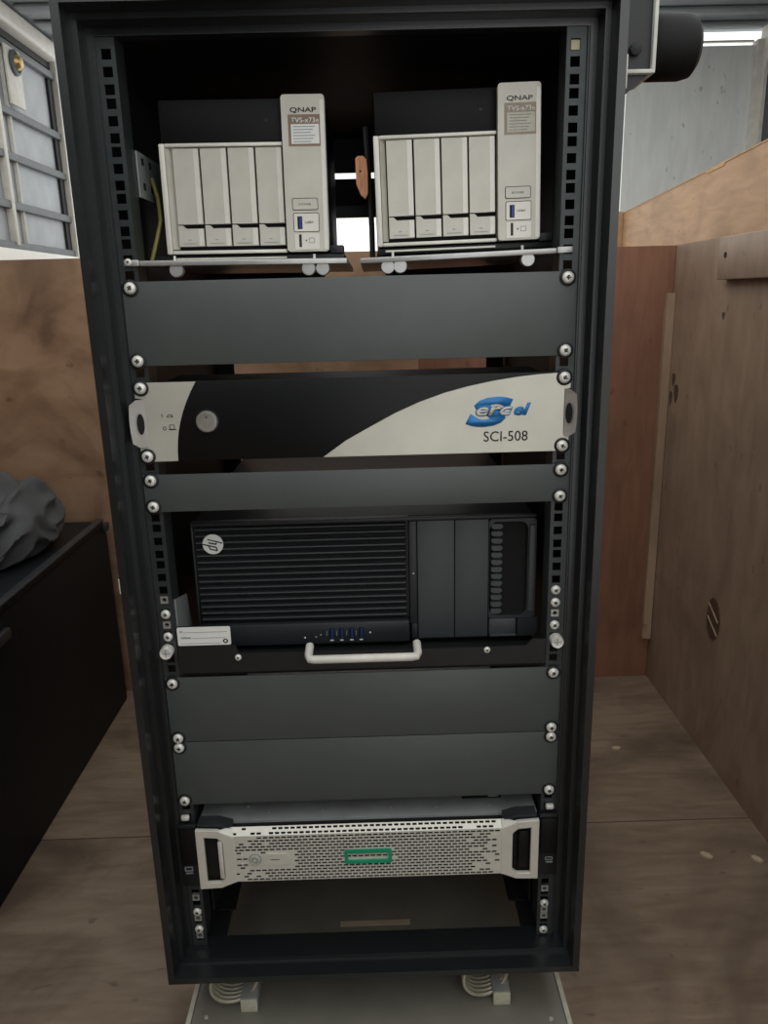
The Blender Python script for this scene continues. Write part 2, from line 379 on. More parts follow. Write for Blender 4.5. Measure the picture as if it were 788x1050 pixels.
# ------------------------------------------------------------------ the rack
X0, X1, ZB, ZT = -.266, .270, Z0-.872, Z0+.261
YF, YR = -.05, .62
rk = thing('server_rack', (0, .28, ZB), 'tall open black metal server rack on rope isolators', 'rack')
def loft_frame(name, prof, m, parent):
    bm = bmesh.new(); rings = []
    for d, y in prof:
        e = min(d, .0160)      # the bottom member is shallower
        rings.append([bm.verts.new(p) for p in ((X0+d, y, ZB+e), (X1-d, y, ZB+e), (X1-d, y, ZT-d), (X0+d, y, ZT-d))])
    n = len(rings)
    for i in range(n):
        A, B = rings[i], rings[(i+1) % n]
        for k in range(4): bm.faces.new((A[k], A[(k+1) % 4], B[(k+1) % 4], B[k]))
    bmesh.ops.bevel(bm, geom=[e for e in bm.edges if e.calc_face_angle(0) > 1.2 and abs(e.verts[0].co.y-e.verts[1].co.y) < 1e-5], offset=.0023, segments=3, affect='EDGES')
    return mobj(name, bm, m, parent, smooth=True)
loft_frame('front_frame', [(0, .012), (0, YF), (.0085, YF), (.0100, -.026), (.0155, -.026), (.0165, -.004), (.0235, -.004), (.0235, .012)], K['frame'], rk)
T = .012
box('side_panel', X0, X0+T, .0125, YR, ZB, ZT, K['shell'], rk)
box('side_panel', X1-T, X1, .0125, YR, ZB, ZT, K['shell'], rk)
box('top_panel', X0+T, X1-T, .0125, YR, ZT-T, ZT, K['shell'], rk)
box('rear_crossmember', X0+T, X1-T, YR-.06, YR, ZB, ZB+.04, K['shell'], rk)
for s in (X0+T, X1-T-.05): box('bottom_beam', s, s+.05, .0125, YR-.061, ZB, ZB+.012, K['shell'], rk)
box('rear_cover', X0+T, X1-T, YR-.012, YR-.004, Z0+.195, ZT-T, K['inner'], rk)
box('rear_cover', X0+T, -.060, YR-.012, YR-.004, Z0+.02, Z0+.1945, K['inner'], rk)
box('rear_cover', .050, X1-T, YR-.012, YR-.004, Z0+.02, Z0+.1945, K['inner'], rk)
box('rear_crossbar', X0+T, X1-T, YR-.034, YR-.0125, Z0+.139, Z0+.182, K['inner'], rk)
box('rear_crossbar', X0+T, X1-T, YR-.028, YR-.0125, Z0+.120, Z0+.1385, K['rail'], rk)
# square-hole mounting rails
def hole_zs():
    out = []
    for n in range(-21, 7):
        for o in (0, -.015875, -.03175):
            z = Z0+n*.04445+o
            if ZB+.022 < z < ZT-.028: out.append(z)
    return sorted(out)
HZ = hole_zs()
def rail(s):
    bm = bmesh.new(); h = .0048; cx = .2325
    xs = sorted([s*.2235, s*(cx-h), s*(cx+h), s*.2455])
    zs = [ZB+.010]
    for z in HZ: zs += [z-h, z+h]
    zs.append(ZT-.022)
    V = [[[bm.verts.new((x, y, z)) for z in zs] for x in xs] for y in (-.0022, 0.0)]
    nx, nz = 3, len(zs)-1
    solid = [[not (i == 1 and j % 2 == 1) for j in range(nz)] for i in range(nx)]
    for i in range(nx):
        for j in range(nz):
            if not solid[i][j]: continue
            for k in (0, 1): bm.faces.new((V[k][i][j], V[k][i+1][j], V[k][i+1][j+1], V[k][i][j+1]))
            for di, dj, e in ((-1, 0, ((i, j), (i, j+1))), (1, 0, ((i+1, j), (i+1, j+1))), (0, -1, ((i, j), (i+1, j))), (0, 1, ((i, j+1), (i+1, j+1)))):
                a_, b_ = i+di, j+dj
                if 0 <= a_ < nx and 0 <= b_ < nz and solid[a_][b_]: continue
                (p, q), (r_, t_) = e
                bm.faces.new((V[0][p][q], V[0][r_][t_], V[1][r_][t_], V[1][p][q]))
    bbox(bm, min(s*.2235, s*.2255), max(s*.2235, s*.2255), .0002, .030, ZB+.03, ZT-.022)
    o = mobj('mounting_rail', bm, K['rail'], rk)
    return o
rails = {s: rail(s) for s in (-1, 1)}
for s in (-1, 1):
    box('rail_lip', min(s*.2440, s*.2455), max(s*.2440, s*.2455), -.0052, -.0024, ZB+.022, ZT-.024, K['rail'], rails[s])
    box('rear_rail', min(s*.225, s*.255), max(s*.225, s*.255), .54, .545, ZB+.045, ZT-.03, K['inner'], rk)

# shared small hardware -------------------------------------------------
def make_screw_mesh():
    bm = bmesh.new(); lathe(bm, [(.0058, 0), (.0060, .0012), (.0054, .0028), (.0036, .0039), (.0022, .0040), (.0016, .0026), (.0004, .0025)], (0, 0, 0), '-Y', 18)
    me = bpy.data.meshes.new('screw'); bmesh.ops.recalc_face_normals(bm, faces=bm.faces); bm.to_mesh(me); bm.free(); me.materials.append(K['chrome'])
    for p in me.polygons: p.use_smooth = True
    me.set_sharp_from_angle(angle=math.radians(50)); return me
def make_washer_mesh():
    bm = bmesh.new(); lathe(bm, [(.0084, 0), (.0082, .0010), (.0064, .0016), (.0060, .0006)], (0, 0, 0), '-Y', 20)
    me = bpy.data.meshes.new('washer'); bmesh.ops.recalc_face_normals(bm, faces=bm.faces); bm.to_mesh(me); bm.free(); me.materials.append(K['washer']); return me
def make_recess_mesh():
    bm = bmesh.new(); bbox(bm, -.0024, .0024, -.0043, -.0036, -.0005, .0005); bbox(bm, -.0005, .0005, -.00432, -.0036, -.0024, .0024)
    me = bpy.data.meshes.new('cross_recess'); bm.to_mesh(me); bm.free(); me.materials.append(K['ink']); return me
SM, WM, RM = make_screw_mesh(), make_washer_mesh(), make_recess_mesh()
def screw(parent, x, z, y=-.0055, washer=True, sc=1., turn=None):
    o = link(bpy.data.objects.new('screw', SM), (x, y, z), parent); o.scale = (sc*1.08,)*3
    o.rotation_euler = (0, random.uniform(0, 1.5) if turn is None else turn, 0)
    q = bpy.data.objects.new('cross_recess', RM); col.objects.link(q); q.parent = o
    if washer:
        wv = bpy.data.objects.new('washer', WM); col.objects.link(wv); wv.parent = o; wv.location = (0, .0003, 0)
    return o
def make_cage_mesh():
    bm = bmesh.new(); n = 12
    O = rrect(-.0046, .0046, -.0046, .0046, .0003, 2); I = [(.0026*math.cos(2*PI*i/n), .0026*math.sin(2*PI*i/n)) for i in range(n)]
    L = [[bm.verts.new((p[0], y, p[1])) for p in poly] for poly in (O, I) for y in (-.0005, .004)]
    for i in range(n):
        j = (i+1) % n
        for A, B in ((L[0], L[2]), (L[1], L[3]), (L[0], L[1]), (L[2], L[3])): bm.faces.new((A[i], A[j], B[j], B[i]))
    bmesh.ops.recalc_face_normals(bm, faces=bm.faces)
    me = bpy.data.meshes.new('cage_nut'); bm.to_mesh(me); bm.free(); me.materials.append(K['alu']); return me
CM = make_cage_mesh()
def cage(s, z): return link(bpy.data.objects.new('cage_nut', CM), (s*.2325, -.0024, z), rails[s])
def near(z): return min(HZ, key=lambda q: abs(q-z))
for s, z, k in ((-1, -.355, 'c'), (-1, -.373, 's'), (-1, -.387, 'c'), (-1, -.402, 's'), (1, -.356, 's'), (1, -.372, 's'), (1, -.386, 'c'), (1, -.401, 's'),
                (-1, -.779, 'c'), (-1, -.801, 's'), (-1, -.812, 'c'), (-1, -.829, 's'), (-1, -.840, 'c'),
                (1, -.782, 'c'), (1, -.805, 's'), (1, -.816, 'c'), (1, -.826, 'c'), (1, -.848, 's')):
    if k == 'c': cage(s, Z0+z)
    else: screw(rails[s], s*.2325, Z0+z, -.0024, False, .9)

box('cage_nut', .2275, .2365, -.0035, -.0024, Z0+.2165, Z0+.2255, mat('pale_clip', '#c9c6a8', .5), rails[1], .001)
# perforated side bracket behind the upper left rail
sb = box('side_bracket', -.2230, -.2212, .031, .16, Z0+.094, Z0+.140, K['galv'], rk)
for y in (.045, .075):
    for z in (.103, .128): box('bracket_slot', -.2211, -.2206, y, y+.008, Z0+z, Z0+z+.007, K['void'], sb)
prism('side_bracket', [(.006, Z0-.358), (.060, Z0-.372), (.075, Z0-.435), (.006, Z0-.435)], -.2232, -.2215, K['galv'], rk, 'X')
# slide angles low inside the rack
for s in (-1, 1):
    prism('slide_angle', [(.035, Z0-.775), (.30, Z0-.775), (.30, Z0-.855), (.075, Z0-.855), (.055, Z0-.835), (.035, Z0-.835)], min(s*.2215, s*.2195), max(s*.2215, s*.2195), K['inner'], rk, 'X')
    box('slide_foot', min(s*.2193, s*.196), max(s*.2193, s*.196), .06, .30, Z0-.8572, Z0-.8552, K['inner'], rk)
# bumper bracket on the right-hand side near the top
br = prism('bumper_bracket', [(X1+.0005, Z0+.176), (.288, Z0+.178), (.316, Z0+.200), (.316, Z0+.300), (X1+.0005, Z0+.300)], .012, .016, K['black'], rk)
for nm, x0, x1, z0, z1 in (('web', .3125, .3165, .1985, .300), ('flange', .288, .3163, .1965, .2005), ('foot', X1+.0005, .2745, .178, .215), ('foot_edge', .2855, .2885, .183, .2145)):
    box('bracket_'+nm, x0, x1, .006, .075, Z0+z0, Z0+z1, mat('worn_white_edge', '#cfd0c8', .5), br, .001)
lobj('bolt', [(.006, 0), (.006, .005), (.003, .006)], (.296, .011, Z0+.219), K['shell'], br, '-Y', 12)
lobj('bumper', [(.030, 0), (.0315, .002), (.0315, .036), (.029, .046), (.022, .051), (.004, .052)], (.3168, .040, Z0+.228), K['rubber'], rk, 'X', 28)
# hinge pin on the left edge
lobj('hinge_pin', [(.0012, 0), (.0012, .017)], (X0-.0006, YF+.002, Z0-.328), K['chrome'], rk, 'Z', 8)

# ------------------------------------------------------------------ blank panels
def blank(z1, z0, scr, label):
    r = thing('blank_panel', (0, -.004, Z0+z0), label, 'panel', 'blank filler panels in the rack')
    box('face_plate', -.2413, .2413, -.0052, -.0024, Z0+z0, Z0+z1, K['blank'], r, .0006)
    for z in scr:
        for s in (-1, 1): screw(r, s*.2325, Z0+z)
    return r
blank(.0064, -.0818, (0, -.0762), 'wide plain charcoal blank panel directly below the two silver storage boxes')
blank(-.2030, -.2465, (-.2092, -.2400), 'narrow plain charcoal blank panel between the silver-ended unit and the ribbed computer')
blank(-.4560, -.5436, (-.4628, -.5378), 'charcoal blank panel below the white pull handle')
blank(-.5446, -.6340, (-.5510, -.6275), 'charcoal blank panel just above the perforated silver server')

# ------------------------------------------------------------------ silver-ended control unit
su = thing('control_unit', (0, .2, Z0-.188), 'black rack unit with silver curved ends and round silver button', 'rack unit')
z1, z0 = Z0-.0990, Z0-.1875
box('chassis', -.215, .215, -.0020, .10, z0+.003, z1-.003, K['inner'], su)
box('front_plate', -.2400, .2400, -.0058, -.0025, z0, z1, K['gloss'], su, .0008)
lp = [(-.2225, z1-.0004), (-.1720, z1-.0004)]
for i in range(1, 9):
    t = i/8; x = -.172-.027*(1-(1-t)**2.1); lp.append((x, z1-.0004-t*(z1-z0-.0008)))
lp += [(-.2395, z0+.0004), (-.2395, z0+.017), (-.2300, z0+.0185), (-.2300, z1-.0185), (-.2395, z1-.017), (-.2395, z1-.0004)]
prism('silver_end', lp, -.0070, -.0059, K['brushed'], su)
rp = [(-.036, z0+.0004)]
for x, z in ((-.010, -.1690), (.018, -.1540), (.045, -.1400), (.072, -.1285), (.100, -.1190), (.126, -.1125), (.155, -.1070), (.180, -.1035), (.205, -.1012), (.229, -.1000)): rp.append((x, Z0+z))
rp += [(.2395, z1-.0006), (.2395, z1-.018), (.2330, z1-.0195), (.2330, z0+.0195), (.2395, z0+.018), (.2395, z0+.0004)]
prism('silver_end', rp, -.0070, -.0059, K['brushed'], su)
for s in (-1, 1):   # folded grip tabs with an oval hole
    bm = bmesh.new(); zz = [-.1175+(-.1705+.1175)*i/10 for i in range(11)]; A = []; B = []
    for i, z in enumerate(zz):
        t = i/10; out = .2440+.0022*math.sin(PI*t)-(.006 if i in (0, 10) else 0)
        A.append(((.2300 if s < 0 else .2335), -.0072, z)); B.append((out, -.0150 if 0 < i < 10 else -.0115, z))
    fr = [[bm.verts.new((s*p[0], p[1]+d, Z0+p[2])) for p in Q] for Q in (A, B) for d in (0, .0012)]
    for i in range(10):
        for P_, Q_ in ((fr[0], fr[2]), (fr[1], fr[3]), (fr[0], fr[1]), (fr[2], fr[3])): bm.faces.new((P_[i], P_[i+1], Q_[i+1], Q_[i]))
    for i in (0, 10): bm.faces.new((fr[0][i], fr[1][i], fr[3][i], fr[2][i]))
    tb = mobj('grip_tab', bm, K['alu'], su, smooth=True)
    xa = .2345 if s < 0 else .2375
    ov = [bm_ for bm_ in [(xa+.0034*math.cos(t), -.0144-.0016*math.cos(t)*1.2+.0022, Z0-.144+.0115*math.sin(t)) for t in [2*PI*i/18 for i in range(18)]]]
    bm = bmesh.new(); a_ = [bm.verts.new((s*p[0], p[1]-.0012, p[2])) for p in ov]; b_ = [bm.verts.new((s*p[0], p[1]-.0003, p[2])) for p in ov]
    bm.faces.new(a_); bm.faces.new(b_[::-1])
    for i in range(18): bm.faces.new((a_[i], b_[i], b_[(i+1) % 18], a_[(i+1) % 18]))
    mobj('oval_hole', bm, K['void'], tb)
bt = lobj('power_button', [(.0120, 0), (.0120, .003), (.0112, .0042), (.0088, .0044), (.0086, .0034), (.0010, .0036)], (-.163, -.0058, Z0-.1435), mat('spun_button_steel', '#a9a8a0', .35, .6, .06, 200), su, '-Y', 32)
lobj('button_ring', [(.0136, 0), (.0136, .0008), (.0122, .0010)], (-.163, -.0058, Z0-.1435), K['void'], bt, '-Y', 28)
lobj('button_dot', [(.0011, 0), (.0009, .0003)], (-.163, -.0094, Z0-.1385), K['ink'], bt, '-Y', 8)
yy = -.0071
box('on_mark', -.2125, -.2117, yy-.0003, yy, Z0-.1378, Z0-.1338, K['ink'], su)
ringpoly('off_mark', [(-.2105+.0021*math.cos(2*PI*i/14), Z0-.1500+.0021*math.sin(2*PI*i/14)) for i in range(14)], [(-.2105+.0014*math.cos(2*PI*i/14), Z0-.1500+.0014*math.sin(2*PI*i/14)) for i in range(14)], yy-.0003, yy, K['ink'], su)
dome = [(-.2072, Z0-.1378)]+[(-.2035+.0034*math.cos(PI-PI*i/8), Z0-.1370+.0024*math.sin(PI*i/8)) for i in range(9)]+[(-.1998, Z0-.1378)]
prism('pressed_mark', dome, yy-.0003, yy, K['ink'], su)
prism('pressed_mark', [(-.2058, Z0-.1370)]+[(-.2035+.0023*math.cos(PI-PI*i/8), Z0-.1369+.0014*math.sin(PI*i/8)) for i in range(9)]+[(-.2012, Z0-.1370)], yy-.0005, yy-.0003, K['brushed'], su)
O = [(-.2052, Z0-.1512), (-.2052, Z0-.1460), (-.1992, Z0-.1460), (-.1992, Z0-.1512)]
I = [(-.2045, Z0-.1506), (-.2045, Z0-.1466), (-.1999, Z0-.1466), (-.1999, Z0-.1506)]
ringpoly('released_mark', O, I, yy-.0003, yy, K['ink'], su)
box('released_mark', -.2062, -.1975, yy-.0003, yy, Z0-.1519, Z0-.1512, K['ink'], su)
text('logo_initial', 'S', .1235, .1765, Z0-.1580, Z0-.1245, yy, K['blue'], su, .25, .055)
text('logo_lettering', 'erc', .1345, .1765, Z0-.1460, Z0-.1350, yy-.0004, K['blue'], su, .30, .06)
text('logo_lettering', 'erc', .1353, .1757, Z0-.1453, Z0-.1357, yy-.0008, K['cream'], su, .30, .018)
text('logo_lettering', 'el', .1772, .1962, Z0-.1458, Z0-.1318, yy-.0004, K['blue'], su, .30, .04)
text('model_lettering', 'SCI-508', .1440, .1935, Z0-.1745, Z0-.1630, yy, K['ink'], su, 0, .002)
for z in (-.1052, -.1813):
    for s in (-1, 1): screw(su, s*.2325, Z0+z, -.0071)

# ------------------------------------------------------------------ graphite computer lying on its side
hp = thing('workstation', (0, .27, Z0-.447), 'graphite computer lying on its side behind a ribbed front on the pull-out tray', 'computer')
YH = .045
box('casing', -.2040, .2150, YH+.012, .48, Z0-.4440, Z0-.2760, K['black'], hp, .002)
# front bezel: rib field backing, trim strip, covers, handle frame
prism('bezel_backing', [(-.2060, Z0-.4080), (.0600, Z0-.4080), (.0600, Z0-.2755), (-.2060, Z0-.2755)], YH+.006, YH+.0118, K['black'], hp)
box('bezel_rim', -.2060, .2180, YH, YH+.0058, Z0-.2800, Z0-.2752, K['hp'], hp, .0015)
box('bezel_side', -.2060, -.2035, YH+.001, YH+.0058, Z0-.4080, Z0-.2803, K['hp'], hp, .0008)
nsl = 15; pitch = .1262/nsl
bm = bmesh.new()
pr = [(.0, .0062), (-.0062, .0052), (-.0068, .0040), (-.0015, .0), (.0, .0)]   # (dy, dz): top edge proud, falling back below
bprism(bm, [(YH+.0058+p[0], p[1]*pitch/.0072) for p in pr], -.2020, .0575, 'X')
bmesh.ops.bevel(bm, geom=[e for e in bm.edges if abs(e.verts[0].co.x-e.verts[1].co.x) < 1e-6], offset=.0012, segments=1, affect='EDGES')
s0 = mobj('rib', bm, K['hp'], hp, (-.07, YH, 0), True)
for i in range(nsl):
    o = s0 if i == 0 else link(bpy.data.objects.new('rib', s0.data), (0, 0, 0), hp)
    ABS[o.name] = Vector((-.07, YH, Z0-.4068+pitch*i)); o.location = ABS[o.name]-ABS[hp.name]
box('trim_strip', .0605, .0700, YH, YH+.0118, Z0-.4150, Z0-.2803, K['hp'], hp, .001)
lobj('indicator_light', [(.001, 0), (.0006, .0006)], (.0655, YH, Z0-.3480), K['white'], hp, '-Y', 8)
box('bay_cover', .0710, .1165, YH+.0008, YH+.0118, Z0-.4360, Z0-.2806, K['hpdoor'], hp, .0008)
box('bay_cover', .1175, .1590, YH+.0008, YH+.0118, Z0-.4360, Z0-.2806, K['hpdoor'], hp, .0008)
box('lower_trim', .0625, .0700, YH+.0005, YH+.0118, Z0-.4360, Z0-.4155, K['hp'], hp, .001)
box('recess_back', .1595, .2080, YH+.0100, YH+.0118, Z0-.4080, Z0-.2803, K['void'], hp)
for i in range(13):
    z = Z0-.2870-i*.00930
    prism('notch_tooth', [(.1625, z), (.1740, z), (.1765, z-.0022), (.1765, z-.0040), (.1735, z-.0066), (.1655, z-.0066), (.1625, z-.0048)], YH+.0004, YH+.0098, K['hpdoor'], hp)
# rounded handle frame on the right: arch of rounded section
pts = [(.178, YH+.003, Z0-.2825)] if False else []
O = rrect(.1595, .2180, Z0-.4110, Z0-.2803, .004, 4); I = rrect(.1600, .2075, Z0-.4070, Z0-.2840, .0100, 4)
ho = ringpoly('handle_frame', O, I, YH-.0005, YH+.0118, K['hp'], hp)
box('handle_grip', .2085, .2165, YH-.0042, YH-.0006, Z0-.4020, Z0-.2880, K['hpdoor'], hp, .0017, 3)
box('foot_block', .1605, .1950, YH-.001, YH+.0118, Z0-.4360, Z0-.4115, K['hpdoor'], hp, .002)
box('foot_ridge', .1620, .1950, YH-.0035, YH-.0011, Z0-.4350, Z0-.4320, K['hpdoor'], hp, .001)
prism('foot_block', [(.1965, Z0-.4360), (.2180, Z0-.4360), (.2215, Z0-.4300), (.2215, Z0-.4115), (.1965, Z0-.4115)], YH-.0005, YH+.0118, K['hp'], hp)
box('port_strip', -.2060, .0600, YH-.004, YH+.0118, Z0-.4385, Z0-.4088, K['hp'], hp, .003)
YP = YH-.0041
for x in (-.039, -.0265, -.014, -.002):
    us = box('usb_port', x-.0028, x+.0028, YP-.0004, YP, Z0-.4315, Z0-.4165, K['void'], hp)
    box('usb_tongue', x-.0004, x+.0016, YP-.0008, YP-.0004, Z0-.4305, Z0-.4172, K['usb'], us)
    box('port_icon', x-.0022, x+.0022, YP-.0004, YP, Z0-.4338, Z0-.4322, K['white'], hp)
    box('port_icon', x-.0066, x-.0058, YP-.0004, YP, Z0-.4265, Z0-.4205, K['greyink'], hp)
for x, z in ((.0095, -.4238), (-.073, -.4285), (-.059, -.4280), (-.053, -.4252)):
    lobj('indicator_light', [(.0013, 0), (.001, .0005)], (x, YP, Z0+z), K['white'] if x > 0 or x < -.07 else K['greyink'], hp, '-Y', 8)
lg = lobj('round_badge', [(.0128, 0), (.0128, .0012), (.0122, .0018), (.0004, .0018)], (-.1795, YH-.0012, Z0-.3020), K['white'], hp, '-Y', 32)
def badge_bars():
    # the letters h and p of the badge, lying on their side: slanted bars
    cx, cz, y = -.1795, Z0-.3020, YH-.0030
    def P(u, v): return (cx+(u-378)/200*.0128, cz-(v-368)/200*.0128)
    def bar(p, q, wv=20):
        a_, b_ = Vector(P(*p)), Vector(P(*q)); d = (b_-a_).normalized(); n = Vector((-d.y, d.x))*wv/200*.0128/2
        bm = bmesh.new(); bprism(bm, [tuple(a_+n), tuple(b_+n), tuple(b_-n), tuple(a_-n)], y-.0004, y)
        mobj('badge_letter', bm, K['ink'], lg)
    bar((288, 262), (566, 342), 22); bar((298, 330), (450, 364), 26); bar((440, 368), (458, 305), 18)
    bar((184, 356), (445, 425), 24); bar((438, 418), (462, 492), 22); bar((318, 455), (462, 492), 24); bar((300, 392), (328, 462), 22)
badge_bars()

# ------------------------------------------------------------------ pull-out tray under the computer
tr = thing('pull_out_tray', (0, .2, Z0-.455), 'black pull-out tray with a white bar handle under the computer', 'tray')
box('tray_floor', -.2190, .2190, .000, .50, Z0-.4490, Z0-.4455, K['inner'], tr)
fp = [(-.2220, Z0-.4500), (.2220, Z0-.4500), (.2220, Z0-.4180), (.2060, Z0-.4180), (.1990, Z0-.4260), (.1500, Z0-.4270), (-.1490, Z0-.4255), (-.1530, Z0-.4140), (-.2220, Z0-.4140)]
prism('front_lip', fp, -.0050, -.0020, K['black'], tr)
box('lower_front', -.2200, .2200, .0005, .004, Z0-.4555, Z0-.4492, K['void'], tr)
hd = [(-.063, -.0052, Z0-.4185), (-.063, -.014, Z0-.4195), (-.0632, -.024, Z0-.4225), (-.061, -.030, Z0-.4238), (-.056, -.031, Z0-.4240),
      (.059, -.031, Z0-.4240), (.064, -.030, Z0-.4238), (.0662, -.024, Z0-.4225), (.066, -.014, Z0-.4195), (.066, -.0052, Z0-.4185)]
tube('pull_handle', hd, .0050, mat('white_handle_enamel', '#dcdad2', .35), tr, 12)
st = prism('sticker', rrect(-.2205, -.1570, Z0-.4130, Z0-.3895, .0018, 3), -.0062, -.0052, K['white'], tr)
prism('sticker_tab', [(-.2200, Z0-.4145), (-.1575, Z0-.4145), (-.1575, Z0-.3890), (-.2200, Z0-.3890)], -.0051, -.0030, K['black'], tr)
text('sticker_text', 'ID', -.2170, -.2140, Z0-.3962, Z0-.3938, -.0063, K['ink'], st, 0, 0, .0002)
text('sticker_text', 'Address', -.2168, -.2045, Z0-.4040, Z0-.4010, -.0063, K['ink'], st, 0, 0, .0002)
box('sticker_line', -.2132, -.1610, -.0065, -.0063, Z0-.3962, Z0-.3957, K['greyink'], st)
box('sticker_line', -.2030, -.1640, -.0065, -.0063, Z0-.4038, Z0-.4033, K['greyink'], st)
box('sticker_line', -.2165, -.1690, -.0065, -.0063, Z0-.4105, Z0-.4101, K['greyink'], st)
ringpoly('sticker_ring', [(-.1635+.0032*math.cos(2*PI*i/9), Z0-.4080+.0030*math.sin(2*PI*i/9)) for i in range(9)], [(-.1635+.0016*math.cos(2*PI*i/9), Z0-.4080+.0015*math.sin(2*PI*i/9)) for i in range(9)], -.0065, -.0063, K['ink'], st)
for x, z in ((-.1500, -.4305), (.1510, -.4300)): screw(tr, x, Z0+z, -.0052, False, .62)
for s in (-1, 1):
    ts_ = lobj('thumb_screw', [(.0078, 0), (.0078, .010), (.0070, .012), (.0052, .0118), (.0050, .0105), (.0006, .0105)], (s*.2345, -.0024, Z0-.4195), K['chrome'], tr, '-Y', 22)
    box('slot', s*.2345-.0042, s*.2345+.0042, -.0135, -.0130, Z0-.4200, Z0-.4190, K['greyink'], ts_); box('slot', s*.2345-.0005, s*.2345+.0005, -.0136, -.0131, Z0-.4237, Z0-.4153, K['greyink'], ts_)

# ------------------------------------------------------------------ silver perforated server at the bottom
sv = thing('perforated_server', (0, .27, Z0-.755), 'flat grey server with a perforated silver bezel and green outline badge', 'server')
box('chassis', -.2195, .2195, .0005, .52, Z0-.752, Z0-.6640, K['galv'], sv, .001)
for x, y in ((-.195, .015), (-.13, .014), (-.06, .016), (.03, .018), (.09, .016), (.16, .018), (-.16, .030), (.18, .024)):
    lobj('rivet', [(.0022, 0), (.0018, .0010)], (x, y, Z0-.6640), K['alu'], sv, 'Z', 8)
box('lid_latch', .125, .178, .030, .060, Z0-.6640, Z0-.6615, K['inner'], sv, .001)
box('lid_latch_button', .160, .174, .030, .050, Z0-.6615, Z0-.6600, K['galv'], sv, .0008)
box('chassis_front', -.2190, .2190, -.006, .0003, Z0-.7500, Z0-.6680, K['void'], sv)
YV = -.032
def grille(name, xa, xb, rows, pitch_x, hole_w, hole_h, pitch_z, to3, keep, m, parent):
    """plate with staggered slots; to3(x, v) maps plate coords to 3D"""
    bm = bmesh.new()
    def quad(x0, x1, v0, v1):
        if x1-x0 < 1e-5 or v1-v0 < 1e-6: return
        bm.faces.new([bm.verts.new(to3(*q)) for q in ((x0, v0), (x1, v0), (x1, v1), (x0, v1))])
    V = rows*pitch_z
    for r in range(rows):
        v0 = r*pitch_z; h0 = v0+(pitch_z-hole_h)/2; h1 = h0+hole_h
        quad(xa, xb, v0, h0); quad(xa, xb, h1, v0+pitch_z)
        x = xa; c = xa+pitch_x*(.75 if r % 2 else .25)
        while c+hole_w < xb:
            if keep(c, r):
                quad(x, c, h0, h1); x = c+hole_w
            c += pitch_x
        quad(x, xb, h0, h1)
    o = mobj(name, bm, m, parent)
    md = o.modifiers.new('thickness', 'SOLIDIFY'); md.thickness = .0012; md.offset = 0
    return o
def keep(c, r):
    if (-.131 < c < -.097) and 4 <= r <= 9: return False       # around the lock and its plate
    if (-.157 < c < -.131) and 4 <= r <= 8: return False
    if -.034 < c < .0295 and r in (6, 9): return False
    d = min(c+.172, .164-c)
    if d < 0: return False
    if d < .045: return random.random() < .2+.8*(d/.045)
    return True
zt, zb = Z0-.6640, Z0-.7300
grille('perforated_face', -.1730, .1685, 15, .0077, .0060, .0030, (zt-zb)/15, lambda x, v: (x, YV, zb+v), lambda c, r: keep(c, r), K['bezel'], sv)
random.seed(11)
grille('perforated_top', -.1730, .1685, 2, .0077, .0055, .0028, .0058, lambda x, v: (x, YV+v*.80, zt+.0007+v*.60), lambda c, r: min(c+.17, .16-c) > .05 or random.random() < .55, K['bezel'], sv)
box('bezel_backing', -.172, .165, YV+.0080, YV+.0100, zb+.002, Z0-.6660, K['void'], sv)
